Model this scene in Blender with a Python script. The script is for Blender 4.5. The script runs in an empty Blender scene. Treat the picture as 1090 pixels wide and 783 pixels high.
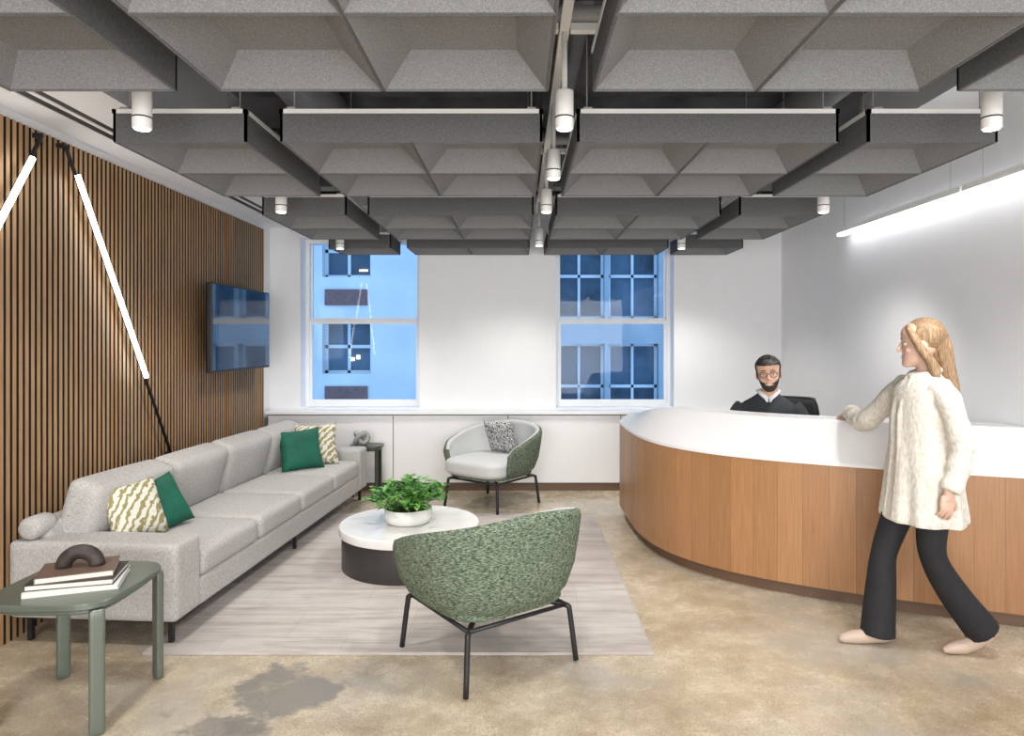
import bpy, bmesh, math, random
from math import sin, cos, pi, radians, sqrt
from mathutils import Vector, Matrix, Euler
from mathutils.bvhtree import BVHTree
random.seed(7)
S = bpy.context.scene
COL = S.collection
CH = 1.55

# ------------------------------------------------------------------ materials
def nt(name):
    m = bpy.data.materials.new(name); m.use_nodes = True
    t = m.node_tree; b = t.nodes['Principled BSDF']
    return m, t, b
def coords(t, scale=(1, 1, 1), out='Object', rot=(0, 0, 0)):
    tc = t.nodes.new('ShaderNodeTexCoord'); mp = t.nodes.new('ShaderNodeMapping')
    mp.inputs['Scale'].default_value = scale; mp.inputs['Rotation'].default_value = rot
    t.links.new(tc.outputs[out], mp.inputs[0]); return mp.outputs[0]
def noise(t, vec, scale, detail=3, rough=0.55):
    n = t.nodes.new('ShaderNodeTexNoise'); n.inputs['Scale'].default_value = scale
    n.inputs['Detail'].default_value = detail; n.inputs['Roughness'].default_value = rough
    t.links.new(vec, n.inputs['Vector']); return n.outputs['Fac']
def ramp(t, fac, stops):
    r = t.nodes.new('ShaderNodeValToRGB'); e = r.color_ramp.elements
    while len(e) < len(stops): e.new(0.5)
    for i, (p, c) in enumerate(stops):
        e[i].position = p; e[i].color = (*c, 1)
    t.links.new(fac, r.inputs[0]); return r.outputs[0]
def mixc(t, fac, a, b, typ='MIX'):
    m = t.nodes.new('ShaderNodeMix'); m.data_type = 'RGBA'; m.blend_type = typ
    if isinstance(fac, (int, float)): m.inputs[0].default_value = fac
    else: t.links.new(fac, m.inputs[0])
    for s, v in ((6, a), (7, b)):
        if isinstance(v, tuple): m.inputs[s].default_value = (*v, 1)
        else: t.links.new(v, m.inputs[s])
    return m.outputs[2]
def math_(t, op, a, b=0.0):
    m = t.nodes.new('ShaderNodeMath'); m.operation = op
    for i, v in enumerate((a, b)):
        if isinstance(v, (int, float)): m.inputs[i].default_value = v
        else: t.links.new(v, m.inputs[i])
    return m.outputs[0]
def bump(t, b, h, strength=0.3, dist=0.01):
    n = t.nodes.new('ShaderNodeBump'); n.inputs['Strength'].default_value = strength
    n.inputs['Distance'].default_value = dist
    t.links.new(h, n.inputs['Height']); t.links.new(n.outputs[0], b.inputs['Normal'])
def pm(name, c, rough=0.5, metal=0.0, var=0.06, vs=6.0, bs=0.0, bscale=120, spec=0.5):
    m, t, b = nt(name)
    v = coords(t); f = noise(t, v, vs)
    lo = tuple(max(0, x*(1-var)) for x in c); hi = tuple(min(1, x*(1+var)) for x in c)
    t.links.new(ramp(t, f, [(0.3, lo), (0.7, hi)]), b.inputs['Base Color'])
    b.inputs['Roughness'].default_value = rough; b.inputs['Metallic'].default_value = metal
    b.inputs['Specular IOR Level'].default_value = spec
    if bs: bump(t, b, noise(t, v, bscale), bs, 0.004)
    return m
def fabric(name, c1, c2, c3, sc=90, wgt=0.5, rough=0.95, bs=0.5):
    m, t, b = nt(name)
    v = coords(t, (1, 1, 4.0)); v2 = coords(t, (3.0, 3.0, 0.8))
    f1 = noise(t, v, sc, 2, 0.7); f2 = noise(t, v2, sc*0.6, 2, 0.7)
    f = math_(t, 'ADD', math_(t, 'MULTIPLY', f1, wgt), math_(t, 'MULTIPLY', f2, 1-wgt))
    t.links.new(ramp(t, f, [(0.38, c1), (0.5, c2), (0.62, c3)]), b.inputs['Base Color'])
    b.inputs['Roughness'].default_value = rough; b.inputs['Specular IOR Level'].default_value = 0.15
    bump(t, b, f, bs, 0.003); return m
def emis(name, c, s):
    m, t, b = nt(name)
    b.inputs['Base Color'].default_value = (*c, 1)
    b.inputs['Emission Color'].default_value = (*c, 1); b.inputs['Emission Strength'].default_value = s
    return m

M = {}
M['wall'] = pm('wall_paint', (0.82, 0.83, 0.85), 0.7, var=0.01, bs=0.03)
M['white'] = pm('white_lacquer', (0.80, 0.80, 0.81), 0.35, var=0.01)
M['trimw'] = pm('white_trim', (0.82, 0.84, 0.86), 0.4, var=0.01)
M['plenum'] = pm('plenum_grey', (0.15, 0.15, 0.155), 0.85, var=0.35, vs=3)
M['pipe'] = pm('pipe_grey', (0.38, 0.38, 0.39), 0.5, 0.3, var=0.1)
M['pipeb'] = pm('pipe_black', (0.02, 0.02, 0.02), 0.6, var=0.1)
M['gap'] = pm('slat_backing', (0.012, 0.009, 0.007), 0.9, var=0.1)
M['black'] = pm('black_metal', (0.015, 0.015, 0.017), 0.45, 0.2)
M['spotw'] = pm('spot_white', (0.82, 0.82, 0.80), 0.4, var=0.01)
M['led'] = emis('led_white', (1.0, 0.97, 0.92), 14)
M['led2'] = emis('led_cool', (0.97, 0.98, 1.0), 5)
M['lens'] = emis('spot_lens', (1.0, 0.95, 0.85), 6)
M['marble'] = pm('table_stone', (0.72, 0.715, 0.70), 0.2, var=0.04, vs=8)
M['drum'] = pm('table_drum', (0.045, 0.04, 0.04), 0.4, 0.3)
M['ceramic'] = pm('ceramic_white', (0.80, 0.80, 0.78), 0.35, var=0.02)
M['soil'] = pm('soil', (0.03, 0.02, 0.015), 0.95, var=0.3, vs=60, bs=0.5)
M['sage'] = pm('sage_metal', (0.125, 0.15, 0.125), 0.3, 0.25, var=0.05)
M['olive'] = pm('dark_olive_metal', (0.055, 0.065, 0.05), 0.35, 0.25, var=0.05)
M['sculpt'] = pm('dark_stone', (0.035, 0.024, 0.022), 0.6, var=0.6, vs=25)
M['stone'] = pm('grey_stone', (0.30, 0.30, 0.28), 0.6, var=0.2, vs=30)
M['paper'] = pm('paper', (0.7, 0.67, 0.6), 0.9, var=0.1, vs=200)
M['bk1'] = pm('book_black', (0.02, 0.02, 0.022), 0.5); M['bk2'] = pm('book_white', (0.7, 0.7, 0.68), 0.5)
M['bk3'] = pm('book_brown', (0.13, 0.08, 0.06), 0.5)
M['toe'] = pm('toe_kick', (0.13, 0.075, 0.045), 0.5)
M['mesh'] = pm('chair_mesh', (0.03, 0.03, 0.034), 0.8, bs=0.5, bscale=300)
M['skin'] = pm('skin', (0.62, 0.37, 0.26), 0.5, var=0.05, vs=20)
M['skin2'] = pm('skin_fair', (0.60, 0.39, 0.30), 0.5, var=0.05, vs=20)
M['lip'] = pm('lips', (0.50, 0.25, 0.20), 0.5)
M['teeth'] = pm('teeth', (0.85, 0.83, 0.78), 0.3, var=0.01)
M['eyew'] = pm('eye_white', (0.75, 0.73, 0.7), 0.2, var=0.01)
M['iris'] = pm('iris_brown', (0.04, 0.02, 0.01), 0.15)
M['hairb'] = pm('hair_black', (0.014, 0.010, 0.008), 0.6, var=0.4, vs=80, bs=0.8, bscale=200)
M['knitd'] = pm('knit_charcoal', (0.026, 0.030, 0.036), 0.9, var=0.15, vs=60, bs=0.5, bscale=200)
M['shirt'] = pm('shirt_white', (0.78, 0.78, 0.78), 0.8)
M['pants'] = pm('pants_black', (0.010, 0.010, 0.013), 0.8, var=0.2, vs=15)
M['shoe'] = pm('shoe_beige', (0.46, 0.35, 0.28), 0.5)
M['shoeb'] = pm('shoe_dark', (0.03, 0.02, 0.015), 0.4)
M['grn'] = pm('velvet_green', (0.0, 0.09, 0.055), 0.75, var=0.25, vs=10, bs=0.2)
M['inner'] = fabric('chair_inner', (0.48, 0.49, 0.49), (0.57, 0.58, 0.58), (0.65, 0.66, 0.66), 160)
M['green'] = fabric('green_tweed', (0.035, 0.052, 0.036), (0.11, 0.14, 0.10), (0.24, 0.285, 0.215), 60, 0.85)
M['sofa'] = fabric('sofa_tweed', (0.29, 0.28, 0.27), (0.43, 0.42, 0.41), (0.57, 0.56, 0.545), 140)
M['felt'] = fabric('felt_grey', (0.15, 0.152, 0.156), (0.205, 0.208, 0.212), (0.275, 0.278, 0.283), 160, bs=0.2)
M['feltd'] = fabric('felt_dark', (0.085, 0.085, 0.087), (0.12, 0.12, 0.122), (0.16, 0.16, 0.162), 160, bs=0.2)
m, t, b = nt('cream_knit')
v = coords(t, (1, 1, 0.5)); f = noise(t, v, 80, 3)
t.links.new(ramp(t, f, [(0.35, (0.58, 0.54, 0.47)), (0.6, (0.72, 0.69, 0.63))]), b.inputs['Base Color'])
b.inputs['Roughness'].default_value = 0.95; bump(t, b, f, 0.7, 0.006); M['cream'] = m
m, t, b = nt('hair_blond')
v = coords(t, (1, 1, 0.12)); f = noise(t, v, 160, 3)
t.links.new(ramp(t, f, [(0.3, (0.14, 0.082, 0.042)), (0.5, (0.27, 0.170, 0.092)), (0.7, (0.42, 0.29, 0.17))]), b.inputs['Base Color'])
b.inputs['Roughness'].default_value = 0.5; bump(t, b, f, 0.5, 0.005); M['blond'] = m
M['beard'] = pm('beard_black', (0.03, 0.02, 0.015), 0.8, var=0.5, vs=150, bs=0.6, bscale=300)
m, t, b = nt('slat_wood')
v = coords(t, (1, 4, 0.35)); f = noise(t, v, 9, 4)
t.links.new(ramp(t, f, [(0.3, (0.31, 0.175, 0.08)), (0.7, (0.46, 0.28, 0.14))]), b.inputs['Base Color'])
b.inputs['Roughness'].default_value = 0.55; M['slat'] = m
m, t, b = nt('desk_veneer')
tc = t.nodes.new('ShaderNodeTexCoord'); sp = t.nodes.new('ShaderNodeSeparateXYZ'); t.links.new(tc.outputs['UV'], sp.inputs[0])
u = sp.outputs[0]; cell = math_(t, 'FLOOR', math_(t, 'DIVIDE', u, 0.145))
wn = t.nodes.new('ShaderNodeTexWhiteNoise'); wn.noise_dimensions = '1D'; t.links.new(cell, wn.inputs['W'])
mp = t.nodes.new('ShaderNodeMapping'); mp.inputs['Scale'].default_value = (40, 1.5, 1); t.links.new(tc.outputs['UV'], mp.inputs[0])
g = noise(t, mp.outputs[0], 2.5, 4)
base = ramp(t, g, [(0.25, (0.31, 0.15, 0.063)), (0.75, (0.42, 0.22, 0.10))])
tone = ramp(t, wn.outputs['Value'], [(0, (0.80, 0.78, 0.76)), (1, (1.0, 1.0, 1.0))])
c = mixc(t, 1.0, base, tone, 'MULTIPLY')
fr = math_(t, 'FRACT', math_(t, 'DIVIDE', u, 0.145)); seam = math_(t, 'LESS_THAN', fr, 0.02)
c = mixc(t, math_(t, 'MULTIPLY', seam, 0.5), c, (0.1, 0.04, 0.015))
t.links.new(c, b.inputs['Base Color']); b.inputs['Roughness'].default_value = 0.4; M['veneer'] = m
m, t, b = nt('quartz_white')
v = coords(t); f = noise(t, v, 350, 2)
t.links.new(ramp(t, f, [(0.33, (0.62, 0.62, 0.62)), (0.42, (0.74, 0.74, 0.75))]), b.inputs['Base Color'])
b.inputs['Roughness'].default_value = 0.3; M['quartz'] = m
# floor
m, t, b = nt('polished_concrete')
v = coords(t)
f1 = noise(t, v, 1.3, 6, 0.65); f2 = noise(t, v, 6, 6, 0.75); f3 = noise(t, v, 100, 2, 0.6); f4 = noise(t, v, 0.9, 5, 0.6)
c = ramp(t, f1, [(0.3, (0.36, 0.28, 0.185)), (0.5, (0.54, 0.455, 0.335)), (0.68, (0.66, 0.585, 0.46))])
c = mixc(t, 0.6, c, ramp(t, f2, [(0.32, (0.52, 0.47, 0.41)), (0.60, (1, 1, 1))]), 'MULTIPLY')
c = mixc(t, 0.5, c, ramp(t, f3, [(0.36, (0.35, 0.32, 0.28)), (0.50, (1, 1, 1))]), 'MULTIPLY')
c = mixc(t, ramp(t, f4, [(0.52, (0, 0, 0)), (0.62, (0.6, 0.6, 0.6))]), c, (0.37, 0.34, 0.30))
gm = t.nodes.new('ShaderNodeNewGeometry')
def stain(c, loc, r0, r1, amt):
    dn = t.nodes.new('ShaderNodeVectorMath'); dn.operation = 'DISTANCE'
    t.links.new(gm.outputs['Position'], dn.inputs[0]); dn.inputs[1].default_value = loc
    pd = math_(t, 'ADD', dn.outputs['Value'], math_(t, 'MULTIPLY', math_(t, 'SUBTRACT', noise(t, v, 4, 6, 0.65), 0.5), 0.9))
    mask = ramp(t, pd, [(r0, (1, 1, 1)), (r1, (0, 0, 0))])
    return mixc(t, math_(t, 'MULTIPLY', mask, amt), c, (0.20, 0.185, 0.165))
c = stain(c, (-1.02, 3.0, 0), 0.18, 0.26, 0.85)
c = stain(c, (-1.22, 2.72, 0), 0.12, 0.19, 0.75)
t.links.new(c, b.inputs['Base Color'])
t.links.new(ramp(t, f2, [(0.3, (0.16,)*3), (0.7, (0.34,)*3)]), b.inputs['Roughness'])
bump(t, b, f3, 0.04, 0.003); M['floor'] = m
# rug
m, t, b = nt('rug_weave')
v = coords(t); vs = coords(t, (0.6, 7, 1))
br = t.nodes.new('ShaderNodeTexBrick'); t.links.new(v, br.inputs['Vector'])
br.inputs['Scale'].default_value = 1.0; br.inputs['Brick Width'].default_value = 0.62; br.inputs['Row Height'].default_value = 0.40
br.inputs['Mortar Size'].default_value = 0.004; br.inputs['Mortar Smooth'].default_value = 1.0
br.inputs['Color1'].default_value = (0.46, 0.42, 0.395, 1); br.inputs['Color2'].default_value = (0.52, 0.485, 0.46, 1)
br.inputs['Mortar'].default_value = (0.44, 0.405, 0.38, 1)
st = noise(t, vs, 2.2, 6, 0.75); st2 = noise(t, v, 3.5, 4)
c = mixc(t, 0.85, br.outputs[0], ramp(t, st, [(0.32, (0.60, 0.55, 0.52)), (0.55, (1, 1, 1))]), 'MULTIPLY')
c = mixc(t, 0.4, c, ramp(t, st2, [(0.35, (0.75, 0.72, 0.70)), (0.6, (1, 1, 1))]), 'MULTIPLY')
t.links.new(c, b.inputs['Base Color']); b.inputs['Roughness'].default_value = 0.95
bump(t, b, noise(t, v, 250, 2), 0.5, 0.004); M['rug'] = m
def wavepat(name, c1, c2, c3, sc, dist):
    m, t, b = nt(name)
    v = coords(t); w = t.nodes.new('ShaderNodeTexWave'); w.wave_type = 'BANDS'; w.bands_direction = 'DIAGONAL'
    w.inputs['Scale'].default_value = sc; w.inputs['Distortion'].default_value = dist; w.inputs['Detail Scale'].default_value = 2.5
    t.links.new(v, w.inputs[0])
    t.links.new(ramp(t, w.outputs['Fac'], [(0.3, c1), (0.45, c2), (0.6, c3)]), b.inputs['Base Color'])
    b.inputs['Roughness'].default_value = 0.9; return m
M['wave'] = wavepat('pillow_wave', (0.28, 0.24, 0.10), (0.60, 0.58, 0.48), (0.66, 0.64, 0.58), 10, 5)
M['bw'] = wavepat('pillow_blackwhite', (0.02, 0.02, 0.02), (0.45, 0.45, 0.45), (0.6, 0.6, 0.6), 16, 12)
m, t, b = nt('leaf')
gm = t.nodes.new('ShaderNodeNewGeometry')
t.links.new(ramp(t, gm.outputs['Random Per Island'], [(0, (0.025, 0.11, 0.015)), (0.5, (0.08, 0.25, 0.04)), (1, (0.22, 0.45, 0.10))]), b.inputs['Base Color'])
b.inputs['Roughness'].default_value = 0.4; M['leaf'] = m
m, t, b = nt('tv_screen'); b.inputs['Base Color'].default_value = (0.004, 0.012, 0.035, 1); b.inputs['Roughness'].default_value = 0.06
b.inputs['Specular IOR Level'].default_value = 1.0; b.inputs['Coat Weight'].default_value = 1.0; b.inputs['Coat Roughness'].default_value = 0.02
b.inputs['Coat IOR'].default_value = 1.7; M['screen'] = m
m = bpy.data.materials.new('window_glass'); m.use_nodes = True; t = m.node_tree; t.nodes.clear()
o = t.nodes.new('ShaderNodeOutputMaterial'); tr = t.nodes.new('ShaderNodeBsdfTransparent'); gl = t.nodes.new('ShaderNodeBsdfGlossy')
gl.inputs['Roughness'].default_value = 0.02; mx = t.nodes.new('ShaderNodeMixShader'); mx.inputs[0].default_value = 0.012
tr.inputs[0].default_value = (0.93, 0.97, 1, 1)
t.links.new(tr.outputs[0], mx.inputs[1]); t.links.new(gl.outputs[0], mx.inputs[2]); t.links.new(mx.outputs[0], o.inputs[0]); M['glass'] = m
M['fac1'] = pm('facade_stone', (0.66, 0.70, 0.72), 0.9, var=0.10, vs=1.0)
M['fac2'] = pm('facade_dark', (0.36, 0.42, 0.46), 0.9, var=0.1, vs=2)
M['fglass'] = pm('facade_glass', (0.06, 0.10, 0.14), 0.25, var=0.6, vs=1.2, spec=0.3)
M['fbrick'] = pm('facade_brick', (0.20, 0.12, 0.11), 0.9, var=0.2, vs=20)
M['flamp'] = emis('office_lamp_glow', (1.0, 0.75, 0.4), 3)
M['gspec'] = pm('glasses_black', (0.01, 0.01, 0.01), 0.25)

# ------------------------------------------------------------------ geometry helpers
def empty(name, loc=(0, 0, 0), rz=0):
    e = bpy.data.objects.new(name, None); e.location = loc; e.rotation_euler = (0, 0, rz); e.empty_display_size = 0.1
    COL.objects.link(e); return e
def obj(name, me, mats=None, parent=None, loc=(0, 0, 0), rot=(0, 0, 0), smooth=False):
    o = bpy.data.objects.new(name, me); COL.objects.link(o)
    if mats is not None:
        for mm in (mats if isinstance(mats, (list, tuple)) else [mats]): me.materials.append(mm)
    if parent: o.parent = parent
    o.location = loc; o.rotation_euler = rot
    if smooth:
        for p in me.polygons: p.use_smooth = True
    return o
def bm2me(bm, name='m'):
    bmesh.ops.recalc_face_normals(bm, faces=bm.faces[:])
    me = bpy.data.meshes.new(name); bm.to_mesh(me); bm.free(); return me
def add_box(bm, x0, x1, y0, y1, z0, z1, mi=0, mtx=None, side=None):
    vs = [Vector((x, y, z)) for x in (x0, x1) for y in (y0, y1) for z in (z0, z1)]
    if mtx: vs = [mtx @ v for v in vs]
    v = [bm.verts.new(p) for p in vs]
    for n_, f in enumerate(((0, 1, 3, 2), (4, 6, 7, 5), (0, 4, 5, 1), (2, 3, 7, 6), (0, 2, 6, 4), (1, 5, 7, 3))):
        fc = bm.faces.new([v[i] for i in f]); fc.material_index = side if (side is not None and n_ in (2, 3)) else mi
def box(name, x0, x1, y0, y1, z0, z1, mat, parent=None, bev=0, seg=2, loc=(0, 0, 0), rot=(0, 0, 0)):
    bm = bmesh.new(); add_box(bm, x0, x1, y0, y1, z0, z1)
    if bev: bmesh.ops.bevel(bm, geom=bm.edges[:], offset=bev, segments=seg, affect='EDGES', profile=0.5)
    return obj(name, bm2me(bm, name), mat, parent, loc, rot)
def boxes(name, lst, mats, parent=None, **k):
    bm = bmesh.new()
    for b_ in lst: add_box(bm, *b_[:6], mi=(b_[6] if len(b_) > 6 else 0))
    return obj(name, bm2me(bm, name), mats, parent, **k)
def frame_at(d):
    d = d.normalized(); up = Vector((0, 0, 1)) if abs(d.z) < 0.95 else Vector((0, 1, 0))
    a = d.cross(up).normalized(); b = a.cross(d).normalized(); return a, b
def add_tube(bm, pts, rad, seg=12, mi=0, flat=1.0):
    pts = [Vector(p) for p in pts]
    if isinstance(rad, (int, float)): rad = [rad]*len(pts)
    rings = []; pa = None
    for i, p in enumerate(pts):
        d = (pts[min(i+1, len(pts)-1)]-pts[max(i-1, 0)])
        a, b = frame_at(d)
        if pa is not None:
            dn = d.normalized(); a = (pa-dn*pa.dot(dn)).normalized()
        pa = a
        b = a.cross(d.normalized())
        rings.append([bm.verts.new(p+a*cos(2*pi*k/seg)*rad[i]+b*sin(2*pi*k/seg)*rad[i]*flat) for k in range(seg)])
    for i in range(len(rings)-1):
        for k in range(seg):
            f = bm.faces.new((rings[i][k], rings[i][(k+1) % seg], rings[i+1][(k+1) % seg], rings[i+1][k])); f.material_index = mi
    for r in (rings[0], rings[-1]):
        f = bm.faces.new(r); f.material_index = mi
def catmull(pts, n):
    P = [Vector(p) for p in pts]; P = [P[0]*2-P[1]]+P+[P[-1]*2-P[-2]]; out = []
    for i in range(1, len(P)-2):
        for k in range(n):
            t_ = k/n
            out.append(0.5*((2*P[i])+(P[i+1]-P[i-1])*t_+(2*P[i-1]-5*P[i]+4*P[i+1]-P[i+2])*t_*t_+(3*P[i]-P[i-1]-3*P[i+1]+P[i+2])*t_**3))
    out.append(P[-2]); return out
def tube(name, pts, rad, mat, parent=None, seg=12, n=0, **k):
    bm = bmesh.new()
    if n:
        if not isinstance(rad, (int, float)):
            rr = []
            for i in range(len(rad)-1): rr += [rad[i]+(rad[i+1]-rad[i])*j/n for j in range(n)]
            rad = rr+[rad[-1]]
        pts = catmull(pts, n)
    add_tube(bm, pts, rad, seg); return obj(name, bm2me(bm, name), mat, parent, smooth=True, **k)
def cyl(name, x, y, z0, z1, r, mat, parent=None, seg=32, r2=None, bev=0, **k):
    bm = bmesh.new(); r2 = r if r2 is None else r2
    bmesh.ops.create_cone(bm, cap_ends=True, segments=seg, radius1=r, radius2=r2, depth=z1-z0, matrix=Matrix.Translation((x, y, (z0+z1)/2)))
    if bev:
        es = [e for e in bm.edges if abs(e.verts[0].co.z-e.verts[1].co.z) < 1e-5]
        bmesh.ops.bevel(bm, geom=es, offset=bev, segments=3, affect='EDGES', profile=0.5)
    me = bm2me(bm, name)
    for p in me.polygons: p.use_smooth = abs(p.normal.z) < 0.7
    return obj(name, me, mat, parent, **k)
def add_super(bm, c, d, n=6, cuts=10, puff=0, mtx=None, mi=0, kind='box'):
    b2 = bmesh.new(); bmesh.ops.create_cube(b2, size=2)
    bmesh.ops.subdivide_edges(b2, edges=b2.edges[:], cuts=cuts, use_grid_fill=True)
    for v in b2.verts:
        x, y, z = v.co
        if kind == 'pillow':
            e = max(0.0, (1-x**4))*max(0.0, (1-y**4))
            zz = z*(0.06+0.94*e**0.5)
            x2 = x*(0.90+0.10*y*y); y2 = y*(0.90+0.10*x*x)
            p = Vector((x2*d[0]/2, y2*d[1]/2, zz*d[2]/2))
        elif kind == 'rbox':
            h = Vector((d[0]/2, d[1]/2, d[2]/2)); r = n
            q = []
            for a_, hh in zip((x, y, z), h):
                a2 = math.copysign(1-(1-abs(a_))**1.7, a_); q.append(a2*hh)
            q = Vector(q); core = Vector([max(-hh+r, min(hh-r, qq)) for qq, hh in zip(q, h)])
            dv = q-core
            if dv.length > 1e-6: q = core+dv.normalized()*r*min(1.0, max(abs(k_) for k_ in dv)/r)
            p = q
            if abs(z) > 0.3: p.z += math.copysign(puff, z)*(1-(q.x/h.x)**2)*(1-(q.y/h.y)**2)
        else:
            k = (abs(x)**n+abs(y)**n+abs(z)**n)**(-1/n)
            x, y, z = x*k, y*k, z*k
            z *= 1+puff*(1-x*x)*(1-y*y)
            p = Vector((x*d[0]/2, y*d[1]/2, z*d[2]/2))
        if mtx: p = mtx @ p
        v.co = p+Vector(c)
    mp_ = {}
    for v in b2.verts: mp_[v.index] = bm.verts.new(v.co)
    for f in b2.faces:
        nf = bm.faces.new([mp_[v.index] for v in f.verts]); nf.material_index = mi
    b2.free()
def sup(name, c, d, mat, parent=None, n=8, cuts=12, puff=0, kind='box', rot=(0, 0, 0)):
    bm = bmesh.new(); add_super(bm, (0, 0, 0), d, n, cuts, puff, kind=kind)
    return obj(name, bm2me(bm, name), mat, parent, loc=c, rot=rot, smooth=True)
def add_ell(bm, c, r, mi=0, mtx=None, u=16, v=12):
    mm = Matrix.Translation(c) @ (mtx if mtx else Matrix.Identity(4)) @ Matrix.Diagonal((*r, 1))
    res = bmesh.ops.create_uvsphere(bm, u_segments=u, v_segments=v, radius=1, matrix=mm)
    for vv in res['verts']:
        for f in vv.link_faces: f.material_index = mi
def add_loft(bm, rings, seg=28, mi=0, ne=2.0, fold=None):
    R = []
    for (z, cx, cy, rx, ry) in rings:
        rr = []
        for k in range(seg):
            a = 2*pi*k/seg; ca, sa = cos(a), sin(a); g = 1+(fold(a, z) if fold else 0)
            rr.append(bm.verts.new((cx+g*rx*math.copysign(abs(ca)**(2/ne), ca), cy+g*ry*math.copysign(abs(sa)**(2/ne), sa), z)))
        R.append(rr)
    for i in range(len(R)-1):
        for k in range(seg):
            f = bm.faces.new((R[i][k], R[i][(k+1) % seg], R[i+1][(k+1) % seg], R[i+1][k])); f.material_index = mi
    for r in (R[0], R[-1]):
        f = bm.faces.new(r); f.material_index = mi
def smooth_rings(rings, n=4):
    out = catmull([Vector(r[:3]) for r in rings], n); o2 = catmull([Vector((r[3], r[4], 0)) for r in rings], n)
    return [(a.x, a.y, a.z, max(b_.x, 0.001), max(b_.y, 0.001)) for a, b_ in zip(out, o2)]
def remesh_obj(name, builders, voxel, mats, parent, loc=(0, 0, 0), rot=(0, 0, 0), smooth_it=4):
    bm = bmesh.new(); trees = []
    for fn, mi in builders:
        b1 = bmesh.new(); fn(b1); bmesh.ops.recalc_face_normals(b1, faces=b1.faces[:])
        trees.append((BVHTree.FromBMesh(b1), mi))
        tmp = bpy.data.meshes.new('tmp'); b1.to_mesh(tmp); b1.free(); bm.from_mesh(tmp); bpy.data.meshes.remove(tmp)
    me = bpy.data.meshes.new(name+'_src'); bm.to_mesh(me); bm.free()
    o = bpy.data.objects.new(name, me); COL.objects.link(o)
    r = o.modifiers.new('r', 'REMESH'); r.mode = 'VOXEL'; r.voxel_size = voxel
    if smooth_it:
        s = o.modifiers.new('s', 'SMOOTH'); s.factor = 0.5; s.iterations = smooth_it
    dg = bpy.context.evaluated_depsgraph_get(); dg.update()
    new = bpy.data.meshes.new_from_object(o.evaluated_get(dg))
    o.modifiers.clear(); o.data = new; new.name = name; bpy.data.meshes.remove(me)
    new.materials.clear()
    for mm in mats: new.materials.append(mm)
    for p in new.polygons:
        p.use_smooth = True
        if len(trees) > 1:
            best = min(((tr.find_nearest(p.center)[3] or 9), mi) for tr, mi in trees); p.material_index = best[1]
    o.parent = parent; o.location = loc; o.rotation_euler = rot
    return o

# ------------------------------------------------------------------ room shell
WL, WR, WB, WN, ZC = -2.66, 2.81, 7.3, -2.2, 3.3
box('floor', WL-0.1, WR+0.1, WN-0.1, 7.7, -0.1, 0, M['floor'])
box('ceiling', WL-0.1, WR+0.1, WN-0.1, 7.7, ZC, ZC+0.1, M['plenum'])
box('wall_left', WL-0.1, WL, WN, 7.65, 0, ZC, M['wall'])
box('wall_right', WR, WR+0.1, WN, 7.65, 0, ZC, M['wall'])
box('wall_near', WL, WR, WN-0.1, WN, 0, ZC, M['wall'])
W1 = (-2.33, -1.06); W2 = (0.40, 1.66); WZ0, WZ1 = 0.84, 2.66
boxes('wall_back', [(WL, W1[0], WB, 7.65, 0, ZC), (W1[1], W2[0], WB, 7.65, 0, ZC), (W2[1], WR, WB, 7.65, 0, ZC),
                    (W1[0], W1[1], WB, 7.65, 0, WZ0), (W2[0], W2[1], WB, 7.65, 0, WZ0),
                    (W1[0], W1[1], WB, 7.65, WZ1, ZC), (W2[0], W2[1], WB, 7.65, WZ1, ZC)], M['wall'])
def window(n, x0, x1):
    e = empty('window_%d' % n, ((x0+x1)/2, 7.48, WZ0)); w = (x1-x0)/2; H = WZ1-WZ0
    zr = 1.775-WZ0; L = []
    L += [(-w, -w+0.04, 0.0, 0.14, 0, H), (w-0.04, w, 0.0, 0.14, 0, H), (-w+0.04, w-0.04, 0.0, 0.14, 0, 0.03), (-w+0.04, w-0.04, 0.0, 0.14, H-0.04, H)]
    i = w-0.04
    L += [(-i, i, 0.02, 0.06, zr-0.035, zr), (-i, i, 0.061, 0.1, zr-0.01, zr+0.03)]
    L += [(-i, -i+0.025, 0.02, 0.06, 0.03, zr-0.035), (i-0.025, i, 0.02, 0.06, 0.03, zr-0.035), (-i+0.025, i-0.025, 0.02, 0.06, 0.03, 0.07)]
    L += [(-i, -i+0.018, 0.061, 0.1, zr+0.03, H-0.04), (i-0.018, i, 0.061, 0.1, zr+0.03, H-0.04)]
    boxes('sash_frame', L, M['trimw'], e)
    boxes('glass', [(-i+0.02, i-0.02, 0.038, 0.042, 0.06, zr-0.02), (-i+0.01, i-0.01, 0.078, 0.082, zr+0.02, H-0.03)], M['glass'], e)
    return e
window(1, *W1); window(2, *W2)
e = empty('window_cabinet', (0, 7.08, 0))
box('top', -2.62, WR-0.01, -0.035, 0.22, 0.793, 0.825, M['trimw'], e, bev=0.004)
seams = [-2.60, -1.30, -0.11, 1.06, 2.2, 2.80]
bm = bmesh.new()
for a, b_ in zip(seams[:-1], seams[1:]): add_box(bm, a+0.004, b_-0.004, 0, 0.02, 0.085, 0.780)
obj('door_panels', bm2me(bm), M['white'], e)
box('carcass', -2.61, 2.80, 0.02, 0.21, 0.0, 0.793, M['plenum'], e)
box('toe_kick', -2.61, 2.80, 0.012, 0.02, 0.0, 0.08, M['toe'], e)
boxes('trim_1', [(WL, -2.45, WN, 7.3, 2.76, 2.82), (-2.39, -2.36, WN, 7.3, 2.76, 2.82), (-2.31, -2.02, WN, 7.3, 2.76, 2.82), (-2.06, -2.02, WN, 7.3, 2.82, ZC)], M['wall'])
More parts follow.
